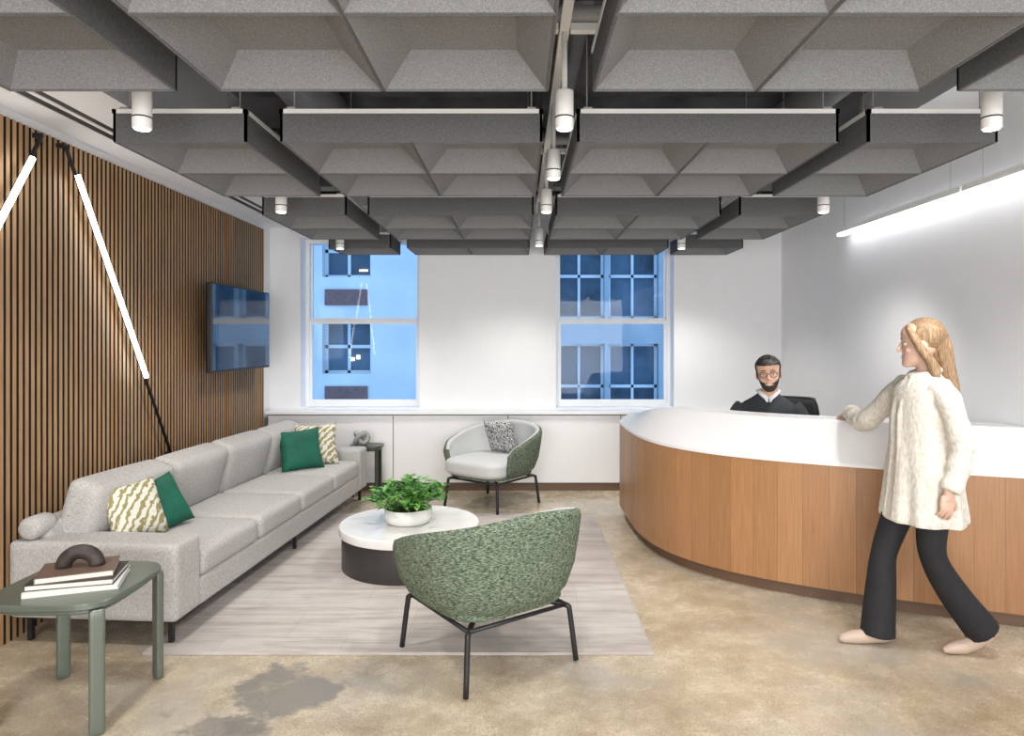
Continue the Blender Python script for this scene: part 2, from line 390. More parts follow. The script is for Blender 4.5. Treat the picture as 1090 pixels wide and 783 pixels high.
boxes('trim_2', [(-2.45, -2.39, WN, 7.3, 2.765, 2.80), (-2.36, -2.31, WN, 7.3, 2.765, 2.80)], M['pipeb'])
boxes('trim_3', [(2.45, WR, WN, 7.3, 2.98, 3.04), (2.45, 2.49, WN, 7.3, 3.04, ZC)], M['wall'])
boxes('trim_4', [(-2.02, 2.45, 6.98, 7.3, 2.80, 2.86), (-2.02, 2.45, 6.98, 7.02, 2.86, ZC)], M['wall'])
bm = bmesh.new(); add_box(bm, WL+0.001, WL+0.022, -1.5, 7.07, 0.0, 2.70, 1)
y = -1.5
while y < 7.03:
    add_box(bm, WL+0.022, WL+0.037, y, y+0.027, 0.0, 2.70, 0, side=1); y += 0.045
obj('wood_slat_paneling', bm2me(bm), [M['slat'], M['gap']])

# plenum services
e = empty('ceiling_services', (0, 0, 3.3))
def wt(name, pts, r, mat, **k): return tube(name, [(p[0], p[1], p[2]-3.3) for p in pts], r, mat, e, **k)
wt('duct_a', [(-1.3, -2, 3.09), (-1.3, 7, 3.09)], 0.15, M['pipe'], seg=24)
wt('duct_b', [(1.9, -2, 3.12), (1.9, 6.9, 3.12)], 0.12, M['pipe'], seg=24)
for yy in (2.72, 4.50, 6.38): wt('pipe_x', [(-2.0, yy, 2.93), (2.4, yy, 2.93)], 0.022, M['pipeb'])
for yy in (2.98, 4.85): wt('conduit_x', [(-2.0, yy, 2.98), (2.4, yy, 2.98)], 0.035, M['pipe'])
wt('pipe_y', [(0.12, -2, 3.05), (0.12, 6.9, 3.05)], 0.03, M['pipeb']); wt('pipe_y2', [(0.30, -2, 3.1), (0.30, 6.9, 3.1)], 0.045, M['pipe'])
boxes('beams', [(-2.0, 2.44, yy, yy+0.16, -0.22, 0) for yy in (0.6, 2.9, 4.9, 6.6)], M['plenum'], e)

# ------------------------------------------------------------------ coffers
ZB, FH = 2.465, 0.135
def coffer(x0, x1, y0, y1, nx, ny):
    cx, cy = (x0+x1)/2, (y0+y1)/2; w, d = x1-x0, y1-y0
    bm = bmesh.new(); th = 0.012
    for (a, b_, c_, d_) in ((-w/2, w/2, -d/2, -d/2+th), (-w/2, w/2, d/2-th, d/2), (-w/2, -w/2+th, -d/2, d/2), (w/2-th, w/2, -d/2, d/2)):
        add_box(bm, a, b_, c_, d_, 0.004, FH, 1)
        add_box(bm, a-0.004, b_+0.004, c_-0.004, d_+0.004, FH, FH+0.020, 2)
    cw, cd = w/nx, d/ny; ins, rise, rim = 0.118, 0.105, 0.006
    for ix in range(nx):
        for iy in range(ny):
            X0, Y0 = -w/2+ix*cw, -d/2+iy*cd
            def ring(o_, z): return [bm.verts.new((X0+a, Y0+b_, z)) for a, b_ in ((o_, o_), (cw-o_, o_), (cw-o_, cd-o_), (o_, cd-o_))]
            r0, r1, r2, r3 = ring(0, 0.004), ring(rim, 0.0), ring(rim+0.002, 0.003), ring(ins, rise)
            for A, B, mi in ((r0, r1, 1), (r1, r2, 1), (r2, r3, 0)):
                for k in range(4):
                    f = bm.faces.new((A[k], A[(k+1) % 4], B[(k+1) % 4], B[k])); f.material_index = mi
            f = bm.faces.new(r3); f.material_index = 0
    me = bpy.data.meshes.new('coffer'); bm.normal_update(); bm.to_mesh(me); bm.free()
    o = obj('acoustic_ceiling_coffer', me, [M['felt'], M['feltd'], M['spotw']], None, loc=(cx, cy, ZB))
    bm = bmesh.new()
    for a in (-w/2+0.05, w/2-0.05):
        for b_ in (-d/2+0.05, d/2-0.05): add_tube(bm, [(a, b_, FH-0.03), (a, b_, ZC-ZB)], 0.003, 6)
        add_box(bm, a-0.02, a+0.02, -d/2, d/2, FH+0.0, FH+0.03)
    obj('hanger_wires', bm2me(bm), M['pipe'], o)
XS = [(-1.87, -1.255, 1), (-1.10, 0.11, 2), (0.27, 1.476, 2), (1.61, 2.21, 1)]
for (y0, y1, ny) in [(-0.5, 0.68, 2), (1.32, 2.51, 2), (3.15, 4.33, 2), (4.98, 6.16, 2), (6.72, 7.26, 1)]:
    for (x0, x1, nx) in XS: coffer(x0, x1, y0, y1, nx, ny)

# tracks + spots
def spot(x, y, aim=None, power=60, size=120, ztop=2.829, zc=2.50):
    e = empty('track_spotlight', (x, y, zc))
    cyl('body', 0, 0, -0.07, 0.085, 0.038, M['spotw'], e, bev=0.004)
    cyl('ring_gap', 0, 0, -0.028, -0.022, 0.0387, M['black'], e)
    cyl('stem', 0, 0, 0.08, ztop-zc, 0.012, M['spotw'], e)
    cyl('lens', 0, 0, -0.074, -0.069, 0.03, M['lens'], e)
    l = bpy.data.lights.new('lamp', 'SPOT'); l.energy = power; l.spot_size = radians(size); l.spot_blend = 1.0; l.shadow_soft_size = 0.10
    l.color = (1.0, 0.97, 0.92)
    o = bpy.data.objects.new('lamp', l); COL.objects.link(o); o.parent = e; o.location = (0, 0, -0.19)
    d = (Vector(aim)-Vector((x, y, zc))) if aim else Vector((0, 0, -1))
    o.rotation_euler = d.to_track_quat('-Z', 'Y').to_euler()
    return e
for yy in (0.98, 2.83, 4.66, 6.5):
    boxes('lighting_track', [(-1.95, 0.165, yy-0.02, yy+0.02, 2.83, 2.86), (0.215, 2.35, yy-0.02, yy+0.02, 2.83, 2.86)], M['spotw'])
box('lighting_track', 0.17, 0.21, -1.5, 6.9, 2.83, 2.86, M['spotw'])
PW = 66
for x, y, aim in [(-1.56, 2.83, (-1.7, 3.9, 0)), (0.19, 2.83, (0.0, 3.6, 0)), (1.96, 2.83, (1.9, 3.6, 0)),
                  (-1.62, 4.66, (-1.8, 5.1, 0)), (0.19, 4.66, (0.2, 5.0, 0)), (2.08, 4.66, (2.2, 5.3, 0.3)),
                  (0.19, 6.3, (-0.2, 6.7, 0)), (-1.7, 6.5, (-1.7, 6.7, 0)), (1.55, 6.5, (1.8, 6.7, 0)),
                  (-1.56, 0.98, (-1.8, 2.6, 0)), (0.19, 0.98, (0, 2.2, 0)), (1.96, 0.98, (1.9, 2.4, 0)),]:
    spot(x, y, aim, PW)
spot(0.19, 3.7, None, 40)
def area(name, loc, sx, sy, e_, aim, col=(1, 0.98, 0.96)):
    l = bpy.data.lights.new(name, 'AREA'); l.shape = 'RECTANGLE'; l.size = sx; l.size_y = sy; l.energy = e_; l.color = col
    o = bpy.data.objects.new(name, l); COL.objects.link(o); o.location = loc
    o.rotation_euler = (Vector(aim)-Vector(loc)).to_track_quat('-Z', 'Y').to_euler(); return o
area('added_fill_light', (0.1, -2.05, 1.45), 5.0, 2.4, 270, (0.1, 5, 1.45), (1, 1, 1))  # fill light added behind the camera to brighten the room; no real glazing

def rod(p0, p1, l0, l1):
    e = empty('linear_wall_light', p0); P0, P1 = Vector(p0), Vector(p1); D = P1-P0
    tube('rod', [(0, 0, 0), D], 0.011, M['black'], e, seg=8)
    a, b_ = D*l0, D*l1; off = Vector((0.012, 0, 0))
    tube('led_strip', [a+off, b_+off], 0.015, M['led'], e, seg=10)
    boxes('brackets', [(-0.045, 0, -0.012, 0.012, -0.012, 0.012), (D.x-0.045, D.x, D.y-0.012, D.y+0.012, D.z-0.012, D.z+0.012)], M['black'], e)
rod((-2.575, 3.88, 2.66), (-2.575, 5.06, 0.72), 0.075, 0.70)
rod((-2.575, 3.69, 2.66), (-2.575, 2.51, 0.72), 0.075, 0.70)
e = empty('linear_ceiling_light', (2.72, 4.5, 2.46))
boxes('housing', [(-0.02, 0.02, -0.32, 1.29, 0, 0.04), (-0.02, 0.02, -3.2, -0.34, 0.0, 0.04)], M['spotw'], e)
boxes('diffuser', [(-0.022, 0.022, -0.31, 1.285, -0.024, 0.0), (-0.022, 0.022, -3.19, -0.35, -0.024, 0.0)], M['led2'], e)
bm = bmesh.new()
for yy in (1.2, -0.2, -0.5, -3.0): add_tube(bm, [(0, yy, 0.04), (0, yy, 0.52)], 0.0015, 6)
obj('suspension', bm2me(bm), M['pipe'], e)

# ------------------------------------------------------------------ TV
e = empty('wall_mounted_tv', (-2.60, 6.10, 1.66))
box('bracket', -0.021, 0.10, -0.2, 0.2, -0.15, 0.15, M['black'], e)
box('case', 0.10, 0.145, -0.63, 0.63, -0.365, 0.365, M['black'], e, bev=0.006)
box('screen', 0.1455, 0.147, -0.618, 0.618, -0.345, 0.352, M['screen'], e)

# ------------------------------------------------------------------ sofa
L, D = 3.27, 0.90
e = empty('sofa', (-1.72, 3.43, 0), radians(-4.2))
AW, AH = 0.24, 0.525
def rb(name, c, d, r=0.025, puff=0.0, rot=(0, 0, 0), cuts=14): return sup(name, c, d, M['sofa'], e, n=r, cuts=cuts, puff=puff, kind='rbox', rot=rot)
rb('arm_near', (-D/2, AW/2, (AH+0.13)/2), (D, AW, AH-0.13), 0.028)
rb('arm_far', (-D/2, L-AW/2, (AH+0.13)/2), (D, AW, AH-0.13), 0.028)
rb('base', (-D/2, L/2, 0.205), (D-0.01, L-2*AW+0.06, 0.15), 0.02)
rb('back', (-D+0.08, L/2+0.03, 0.38), (0.16, L-0.10, 0.44), 0.03)
cw = (L-2*AW)/4
cwb = (L-AW-0.17)/4
for i in range(4):
    yc = AW+cw*(i+0.5); yb = 0.17+cwb*(i+0.5)
    rb('seat_cushion_%d' % (i+1), (-0.35, yc, 0.350), (0.70, cw-0.010, 0.15), 0.045, 0.018)
    rb('back_cushion_%d' % (i+1), (-0.665, yb, 0.60), (0.40, cwb-0.014, 0.20), 0.055, 0.035, rot=(0, radians(-74), radians((-1.5, 1, -1, 1.5)[i])))
bm = bmesh.new(); add_tube(bm, [(-0.80, 0.005, 0.585), (-0.80, 0.01, 0.585), (-0.80, 0.03, 0.585), (-0.80, 0.13, 0.585), (-0.80, 0.16, 0.585)], [0.03, 0.05, 0.060, 0.060, 0.05], 20)
obj('bolster', bm2me(bm), M['sofa'], e, smooth=True)
bm = bmesh.new()
for yy in (0.06, L/2, L-0.06):
    for xx in (-0.06, -D+0.08): add_box(bm, xx-0.012, xx+0.012, yy-0.012, yy+0.012, 0.0, 0.15)
add_box(bm, -D+0.06, -0.05, 0.04, L-0.04, 0.118, 0.135)
obj('legs', bm2me(bm), M['black'], e)
def pillow(name, loc, size, mat, ry, rz, rx=0, th=0.14):
    bm = bmesh.new(); add_super(bm, (0, 0, 0), (size, size, th), cuts=16, kind='pillow')
    o = obj(name, bm2me(bm), mat, None, loc=loc, smooth=True)
    o.rotation_euler = (Matrix.Rotation(rz, 3, 'Z') @ Matrix.Rotation(ry, 3, 'Y') @ Matrix.Rotation(rx, 3, 'Z')).to_euler()
    return o
pillow('throw_pillow_patterned', (-2.17, 3.86, 0.595), 0.34, M['wave'], radians(66), radians(-22))
pillow('throw_pillow_green', (-2.13, 4.06, 0.58), 0.33, M['grn'], radians(62), radians(-24), radians(10), 0.12)
pillow('throw_pillow_green', (-1.91, 5.98, 0.60), 0.37, M['grn'], radians(70), radians(-60), radians(4))
pillow('throw_pillow_patterned', (-1.83, 6.19, 0.615), 0.38, M['wave'], radians(72), radians(-62), 0, 0.12)

# ------------------------------------------------------------------ rug
bm = bmesh.new(); add_box(bm, -1.28, 1.25, -1.37, 1.37, 0, 0.013)
bmesh.ops.bevel(bm, geom=[x for x in bm.edges], offset=0.004, segments=2, affect='EDGES')
obj('area_rug', bm2me(bm), M['rug'], None, loc=(-0.58, 4.74, 0.0))
RZ = 0.013
# ------------------------------------------------------------------ coffee table
e = empty('coffee_table', (-0.755, 4.75, RZ))
cyl('drum', 0, 0, 0.0, 0.225, 0.462, M['drum'], e, seg=96, bev=0.004)
cyl('top', 0, 0, 0.225, 0.285, 0.48, M['marble'], e, seg=96, bev=0.008)
e = empty('potted_plant', (-0.765, 4.73, RZ+0.285))
bm = bmesh.new(); prof = [(0.0, 0.0), (0.125, 0.0), (0.15, 0.012), (0.162, 0.04), (0.165, 0.105), (0.155, 0.105), (0.15, 0.09), (0.0, 0.088)]
seg = 48; R = [[bm.verts.new((r*cos(2*pi*k/seg), r*sin(2*pi*k/seg), z)) for k in range(seg)] if r > 0 else [bm.verts.new((0, 0, z))] for r, z in prof]
for A, B in zip(R[:-1], R[1:]):
    for k in range(seg):
        if len(A) == 1: bm.faces.new((A[0], B[k], B[(k+1) % seg]))
        elif len(B) == 1: bm.faces.new((A[k], A[(k+1) % seg], B[0]))
        else: bm.faces.new((A[k], A[(k+1) % seg], B[(k+1) % seg], B[k]))
obj('bowl', bm2me(bm), M['ceramic'], e, smooth=True)
cyl('soil', 0, 0, 0.08, 0.093, 0.15, M['soil'], e)
bm = bmesh.new()
def leaf(bm, p, d, up, Ln, W):
    d = d.normalized(); s = d.cross(up).normalized(); n = s.cross(d).normalized()
    prof = [(0, 0.0), (0.25, 0.42), (0.5, 0.5), (0.75, 0.34), (1.0, 0)]
    L_, C_, R_ = [], [], []
    for t_, w_ in prof:
        c = p+d*Ln*t_-n*Ln*0.25*t_*t_
        C_.append(bm.verts.new(c)); L_.append(bm.verts.new(c+s*W*w_+n*W*0.12) if w_ else None); R_.append(bm.verts.new(c-s*W*w_+n*W*0.12) if w_ else None)
    for i in range(4):
        for S_ in (L_, R_):
            q = [x for x in (C_[i], C_[i+1], S_[i+1], S_[i]) if x]
            bm.faces.new(q)
stems = bmesh.new()
for i in range(110):
    a = random.uniform(0, 2*pi); rr = random.uniform(0.0, 1)**0.6; el = radians(88-64*rr+random.uniform(-8, 8))
    ln = random.uniform(0.15, 0.24)*(1.08 if rr > .6 else 1)
    d = Vector((cos(a)*cos(el), sin(a)*cos(el), sin(el))); p0 = Vector((cos(a)*0.09*rr, sin(a)*0.09*rr, 0.09))
    p1 = p0+d*ln
    add_tube(stems, [p0, (p0+p1)/2+Vector((0, 0, 0.01)), p1], 0.0018, 5)
    for j in range(5):
        t_ = random.uniform(0.55, 1.0); q = p0.lerp(p1, t_); b_ = random.uniform(0, 2*pi)
        dd = (d*0.5+Vector((cos(b_), sin(b_), random.uniform(-0.3, 0.6)))).normalized()
        leaf(bm, q, dd, Vector((0.05, 0.02, 1)), random.uniform(0.045, 0.075), random.uniform(0.03, 0.042))
obj('leaves', bm2me(bm), M['leaf'], e, smooth=True); obj('stems', bm2me(stems), M['leaf'], e, smooth=True)

# ------------------------------------------------------------------ barrel chairs
def chair(loc, heading, sc=1.05):
    e = empty('barrel_armchair', loc, heading); e.scale = (sc, sc, 1.0)
    nu, A = 60, radians(122)
    def plan(th):
        c, s = cos(th), sin(th); n = 2.5
        r = (abs(c/0.40)**n+abs(s/0.42)**n)**(-1/n); return Vector((-c*r, s*r, 0))
    def top(u):
        a = abs(u); return 0.765-0.20*(a**1.7)
    prof_o = [(0.0, 0.66), (0.05, 0.76), (0.16, 0.85), (0.4, 0.93), (0.7, 0.975), (0.93, 1.0), (0.985, 0.99)]
    zb = 0.292; TH = 0.055
    bm = bmesh.new(); cols = []
    for i in range(nu+1):
        u = -1+2*i/nu; th = u*A; zt = top(u); P = plan(th); ring = []
        endf = max(0.0, (abs(u)-0.93)/0.07); zt -= 0.05*endf**2
        for h, f in prof_o: ring.append((P*f, zb+(zt-zb)*h))
        k = 1-TH/P.length
        ring.append((P*(1+k)/2, zt+0.004))
        for h, f in reversed(prof_o): ring.append((P*max(0.5, (f-TH/P.length)), zb+(zt-zb)*h))
        cols.append([bm.verts.new((p.x, p.y, z)) for p, z in ring])
    no = len(prof_o)
    for i in range(nu):
        for j in range(len(cols[0])-1):
            f = bm.faces.new((cols[i][j], cols[i+1][j], cols[i+1][j+1], cols[i][j+1])); f.material_index = 0 if j < no else 1
        f = bm.faces.new((cols[i][0], cols[i][-1], cols[i+1][-1], cols[i+1][0]))
    for c_ in (cols[0], cols[-1]): bm.faces.new(c_)
    obj('shell', bm2me(bm), [M['green'], M['inner']], e, smooth=True)
    bm = bmesh.new()
    add_super(bm, (0.04, 0, 0.385), (0.64, 0.62, 0.17), n=4.5, cuts=14, puff=0.12)
    obj('seat_cushion', bm2me(bm), M['inner'], e, smooth=True)
    bm = bmesh.new(); add_super(bm, (0.015, 0, 0.312), (0.60, 0.60, 0.07), n=4, cuts=12)
    obj('seat_pan', bm2me(bm), M['green'], e, smooth=True)
    LX, LY = 0.27, 0.27
    bm = bmesh.new()
    for sx in (-1, 1):
        for sy in (-1, 1):
            add_tube(bm, catmull([(sx*LX*0.75, sy*LY*0.75, 0.275), (sx*LX*0.98, sy*LY*0.98, 0.26), (sx*LX*1.02, sy*LY*1.02, 0.22), (sx*(LX+0.025), sy*(LY+0.025), 0.0)], 4), 0.0125, 10)
    for sy in (-1, 1): add_tube(bm, [(-LX*0.97, sy*LY*0.97, 0.265), (LX*0.97, sy*LY*0.97, 0.265)], 0.010, 8)
    for sx in (-1, 1): add_tube(bm, [(sx*LX*0.97, -LY*0.97, 0.265), (sx*LX*0.97, LY*0.97, 0.265)], 0.010, 8)
    obj('legs', bm2me(bm), M['black'], e, smooth=True)
    return e
chair((-0.155, 3.37, RZ), math.atan2(0.84, -0.54)+0.05)
chair((-0.25, 6.50, 0.0), math.atan2(-0.80, -0.60), 1.08)
pillow('throw_pillow_blackwhite', (-0.16, 6.61, 0.62), 0.36, M['bw'], radians(-68), math.atan2(-0.80, -0.60))

# ------------------------------------------------------------------ side tables
def side_table(loc, w=0.48, d=0.50, h=0.525, lw=0.056, ld=0.034, mat=None):
    e = empty('side_table', loc); mat = mat or M['sage']
    def slab(name, z0, z1, w_, d_):
        bm = bmesh.new()
        n = 4.2; seg = 56
        def rr(s, z): return [bm.verts.new((s*w_/2*math.copysign(abs(cos(a))**(2/n), cos(a)), s*d_/2*math.copysign(abs(sin(a))**(2/n), sin(a)), z)) for a in [2*pi*k/seg for k in range(seg)]]
        R = [rr(0.975, z0), rr(1.0, z0+0.006), rr(1.0, z1-0.006), rr(0.985, z1)]
        for A, B in zip(R[:-1], R[1:]):
            for k in range(seg): bm.faces.new((A[k], A[(k+1) % seg], B[(k+1) % seg], B[k]))
        bm.faces.new(R[0]); bm.faces.new(R[-1]); return obj(name, bm2me(bm), mat, e)
    slab('top', h-0.028, h, w+0.05, d+0.05); slab('apron', h-0.055, h-0.028, w-0.02, d-0.02)
    i = 0
    for sx in (-1, 1):
        for sy in (-1, 1):
            i += 1   # straight plank legs set across the rounded corners
            sup('leg_%d' % i, (sx*(w/2-0.022), sy*(d/2-0.022), (h-0.03)/2), (lw, ld, h-0.03), mat, e, n=ld*0.32, cuts=10, kind='rbox', rot=(0, 0, sx*sy*radians(-38)))
    return e
side_table((-1.88, 2.92, 0))
side_table((-1.53, 6.875, 0), 0.28, 0.22, 0.51, 0.036, 0.022, M['olive'])
e = empty('book_stack', (-1.86, 2.89, 0.525))
z = 0
for i, (w, d, h, mt, rz) in enumerate([(0.34, 0.25, 0.022, 'bk2', 0.35), (0.32, 0.24, 0.024, 'bk1', 0.28), (0.28, 0.21, 0.026, 'bk3', 0.42)]):
    bm = bmesh.new()
    add_box(bm, -w/2, w/2, -d/2, d/2, 0, 0.003, 0); add_box(bm, -w/2, w/2, -d/2, d/2, h-0.003, h, 0); add_box(bm, -w/2, -w/2+0.003, -d/2, d/2, 0.003, h-0.003, 0)
    add_box(bm, -w/2+0.003, w/2-0.005, -d/2+0.005, d/2-0.005, 0.003, h-0.003, 1)
    obj('book_%d' % (i+1), bm2me(bm), [M[mt], M['paper']], e, loc=(0, 0, z), rot=(0, 0, rz)); z += h
e = empty('arch_sculpture', (-1.86, 2.90, 0.525+z), 0.25)
pts = [(-0.064*cos(a), 0, max(0, 0.060*sin(a))) for a in [pi*k/14 for k in range(15)]]
bm = bmesh.new(); add_tube(bm, pts, 0.031, 18)
for v in bm.verts: v.co.z = max(0, v.co.z)
obj('arch', bm2me(bm), M['sculpt'], e, smooth=True)
e = empty('knot_sculpture', (-1.58, 6.86, 0.51))
bm = bmesh.new(); pts = []
for k in range(49):
    a = 2*pi*k/48; r = 0.052+0.018*cos(3*a); pts.append((r*cos(2*a), 0.6*r*sin(2*a), 0.083+0.045*sin(3*a)))
add_tube(bm, pts, 0.024, 12); zmin = min(v.co.z for v in bm.verts)
for v in bm.verts: v.co.z -= zmin
obj('knot', bm2me(bm), M['stone'], e, smooth=True)

# ------------------------------------------------------------------ reception desk
ctrl = [(0.905, 6.12, 0), (0.905, 5.60, 0), (0.93, 5.18, 0), (1.02, 4.82, 0), (1.20, 4.52, 0), (1.48, 4.26, 0), (1.88, 4.02, 0), (2.34, 3.81, 0), (2.80, 3.63, 0)]
path = catmull(ctrl, 10)
E = empty('reception_desk', (0.905, 6.12, 0))
def sweep(name, path, sec, mats, segm, cap=True):
    bm = bmesh.new(); uvl = bm.loops.layers.uv.new('UVMap'); s = 0; cols = []; us = []
    n = len(path)
    for i, p in enumerate(path):
        if i: s += (p-path[i-1]).length
        tn = (path[min(i+1, n-1)]-path[max(i-1, 0)]).normalized(); nr = Vector((-tn.y, tn.x, 0))
        f = i/(n-1); pts = sec(f, p)
        k = max(0, min(1, (p.x-2.0)/0.8)); nr = (nr*(1-k)+Vector((0, 1.06, 0))*k)
        cols.append([bm.verts.new((min(p.x+nr.x*o_, 2.80)-0.905, p.y+nr.y*o_-6.12, z)) for o_, z in pts]); us.append(s)
    m_ = len(cols[0])
    for i in range(n-1):
        for j in range(m_):
            k = (j+1) % m_
            f = bm.faces.new((cols[i][j], cols[i+1][j], cols[i+1][k], cols[i][k])); f.material_index = segm[j]
            for lp, (ii, jj) in zip(f.loops, ((i, j), (i+1, j), (i+1, k), (i, k))): lp[uvl].uv = (us[ii], cols[ii][jj].co.z)
    if cap:
        for c_ in (cols[0], cols[-1]):
            f = bm.faces.new(c_); f.material_index = segm[0]
    me = bm2me(bm); return obj(name, me, mats, E)
def ztop(p):
    t_ = max(0, min(1, (6.12-p.y)/1.35)); return 0.92+0.155*(t_*t_*(3-2*t_))
sweep('toe_kick', path, lambda f, p: [(0.05, 0), (0.05, 0.085), (0.28, 0.085), (0.28, 0)], [M['toe']], [0]*4)
sweep('wood_front', path, lambda f, p: [(0.0, 0.08), (0.0, 0.82), (0.30, 0.82), (0.30, 0.08)], [M['veneer']], [0]*4)
sweep('counter_band', path, lambda f, p: [(-0.006, 0.815), (-0.006, 0.835), (0.10, ztop(p)-0.006), (0.108, ztop(p)), (0.325, ztop(p)), (0.33, ztop(p)-0.005), (0.33, 0.815)], [M['quartz']], [0]*7)
sweep('worktop', path, lambda f, p: [(0.33, 0.715), (0.33, 0.745), (0.72, 0.745), (0.72, 0.715)], [M['quartz']], [0]*4)
boxes('worktop_support', [(2.74-0.905, 2.78-0.905, 4.0-6.12, 4.3-6.12, 0, 0.715), (1.26-0.905, 1.56-0.905, 5.9-6.12, 5.94-6.12, 0, 0.715)], M['white'], E)

# ------------------------------------------------------------------ office chair
e = empty('office_chair', (1.92, 5.08, 0), radians(-122))
sup('seat', (0.0, 0, 0.425), (0.48, 0.48, 0.075), M['mesh'], e, n=4, puff=0.1)
bm = bmesh.new(); nu, nv = 16, 12; G = []
def bp(u, v_): return (-0.295+0.05*u*u-0.03*sin(v_*pi)-0.03*v_, u*0.245*(1-0.12*(2*v_-1)**4), 0.56+0.55*v_)
for i in range(nu+1): G.append([bm.verts.new(bp(-1+2*i/nu, j/nv)) for j in range(nv+1)])
for i in range(nu):
    for j in range(nv): bm.faces.new((G[i][j], G[i+1][j], G[i+1][j+1], G[i][j+1]))
o = obj('backrest_mesh', bm2me(bm), M['mesh'], e, smooth=True); sm = o.modifiers.new('s', 'SOLIDIFY'); sm.thickness = 0.012
loop = [bp(-1+2*k/10, 1) for k in range(11)]+[bp(1, 1-k/10) for k in range(1, 11)]+[bp(1-2*k/10, 0) for k in range(1, 11)]+[bp(-1, k/10) for k in range(1, 11)]
tube('backrest_frame', loop, 0.013, M['black'], e, seg=8)
tube('spine', [(-0.12, 0, 0.38), (-0.31, 0, 0.41), (-0.36, 0, 0.6), (-0.355, 0, 0.8)], 0.02, M['black'], e, n=4)
cyl('column', 0, 0, 0.1, 0.39, 0.028, M['black'], e)
bm = bmesh.new()
for k in range(5):
    a = 2*pi*k/5+0.3; add_tube(bm, [(0, 0, 0.12), (0.15*cos(a), 0.15*sin(a), 0.10), (0.30*cos(a), 0.30*sin(a), 0.07)], [0.028, 0.022, 0.016], 8)
    add_tube(bm, [(0.30*cos(a)-0.025*sin(a), 0.30*sin(a)+0.025*cos(a), 0.029), (0.30*cos(a)+0.025*sin(a), 0.30*sin(a)-0.025*cos(a), 0.029)], 0.029, 14)
obj('base', bm2me(bm), M['black'], e)

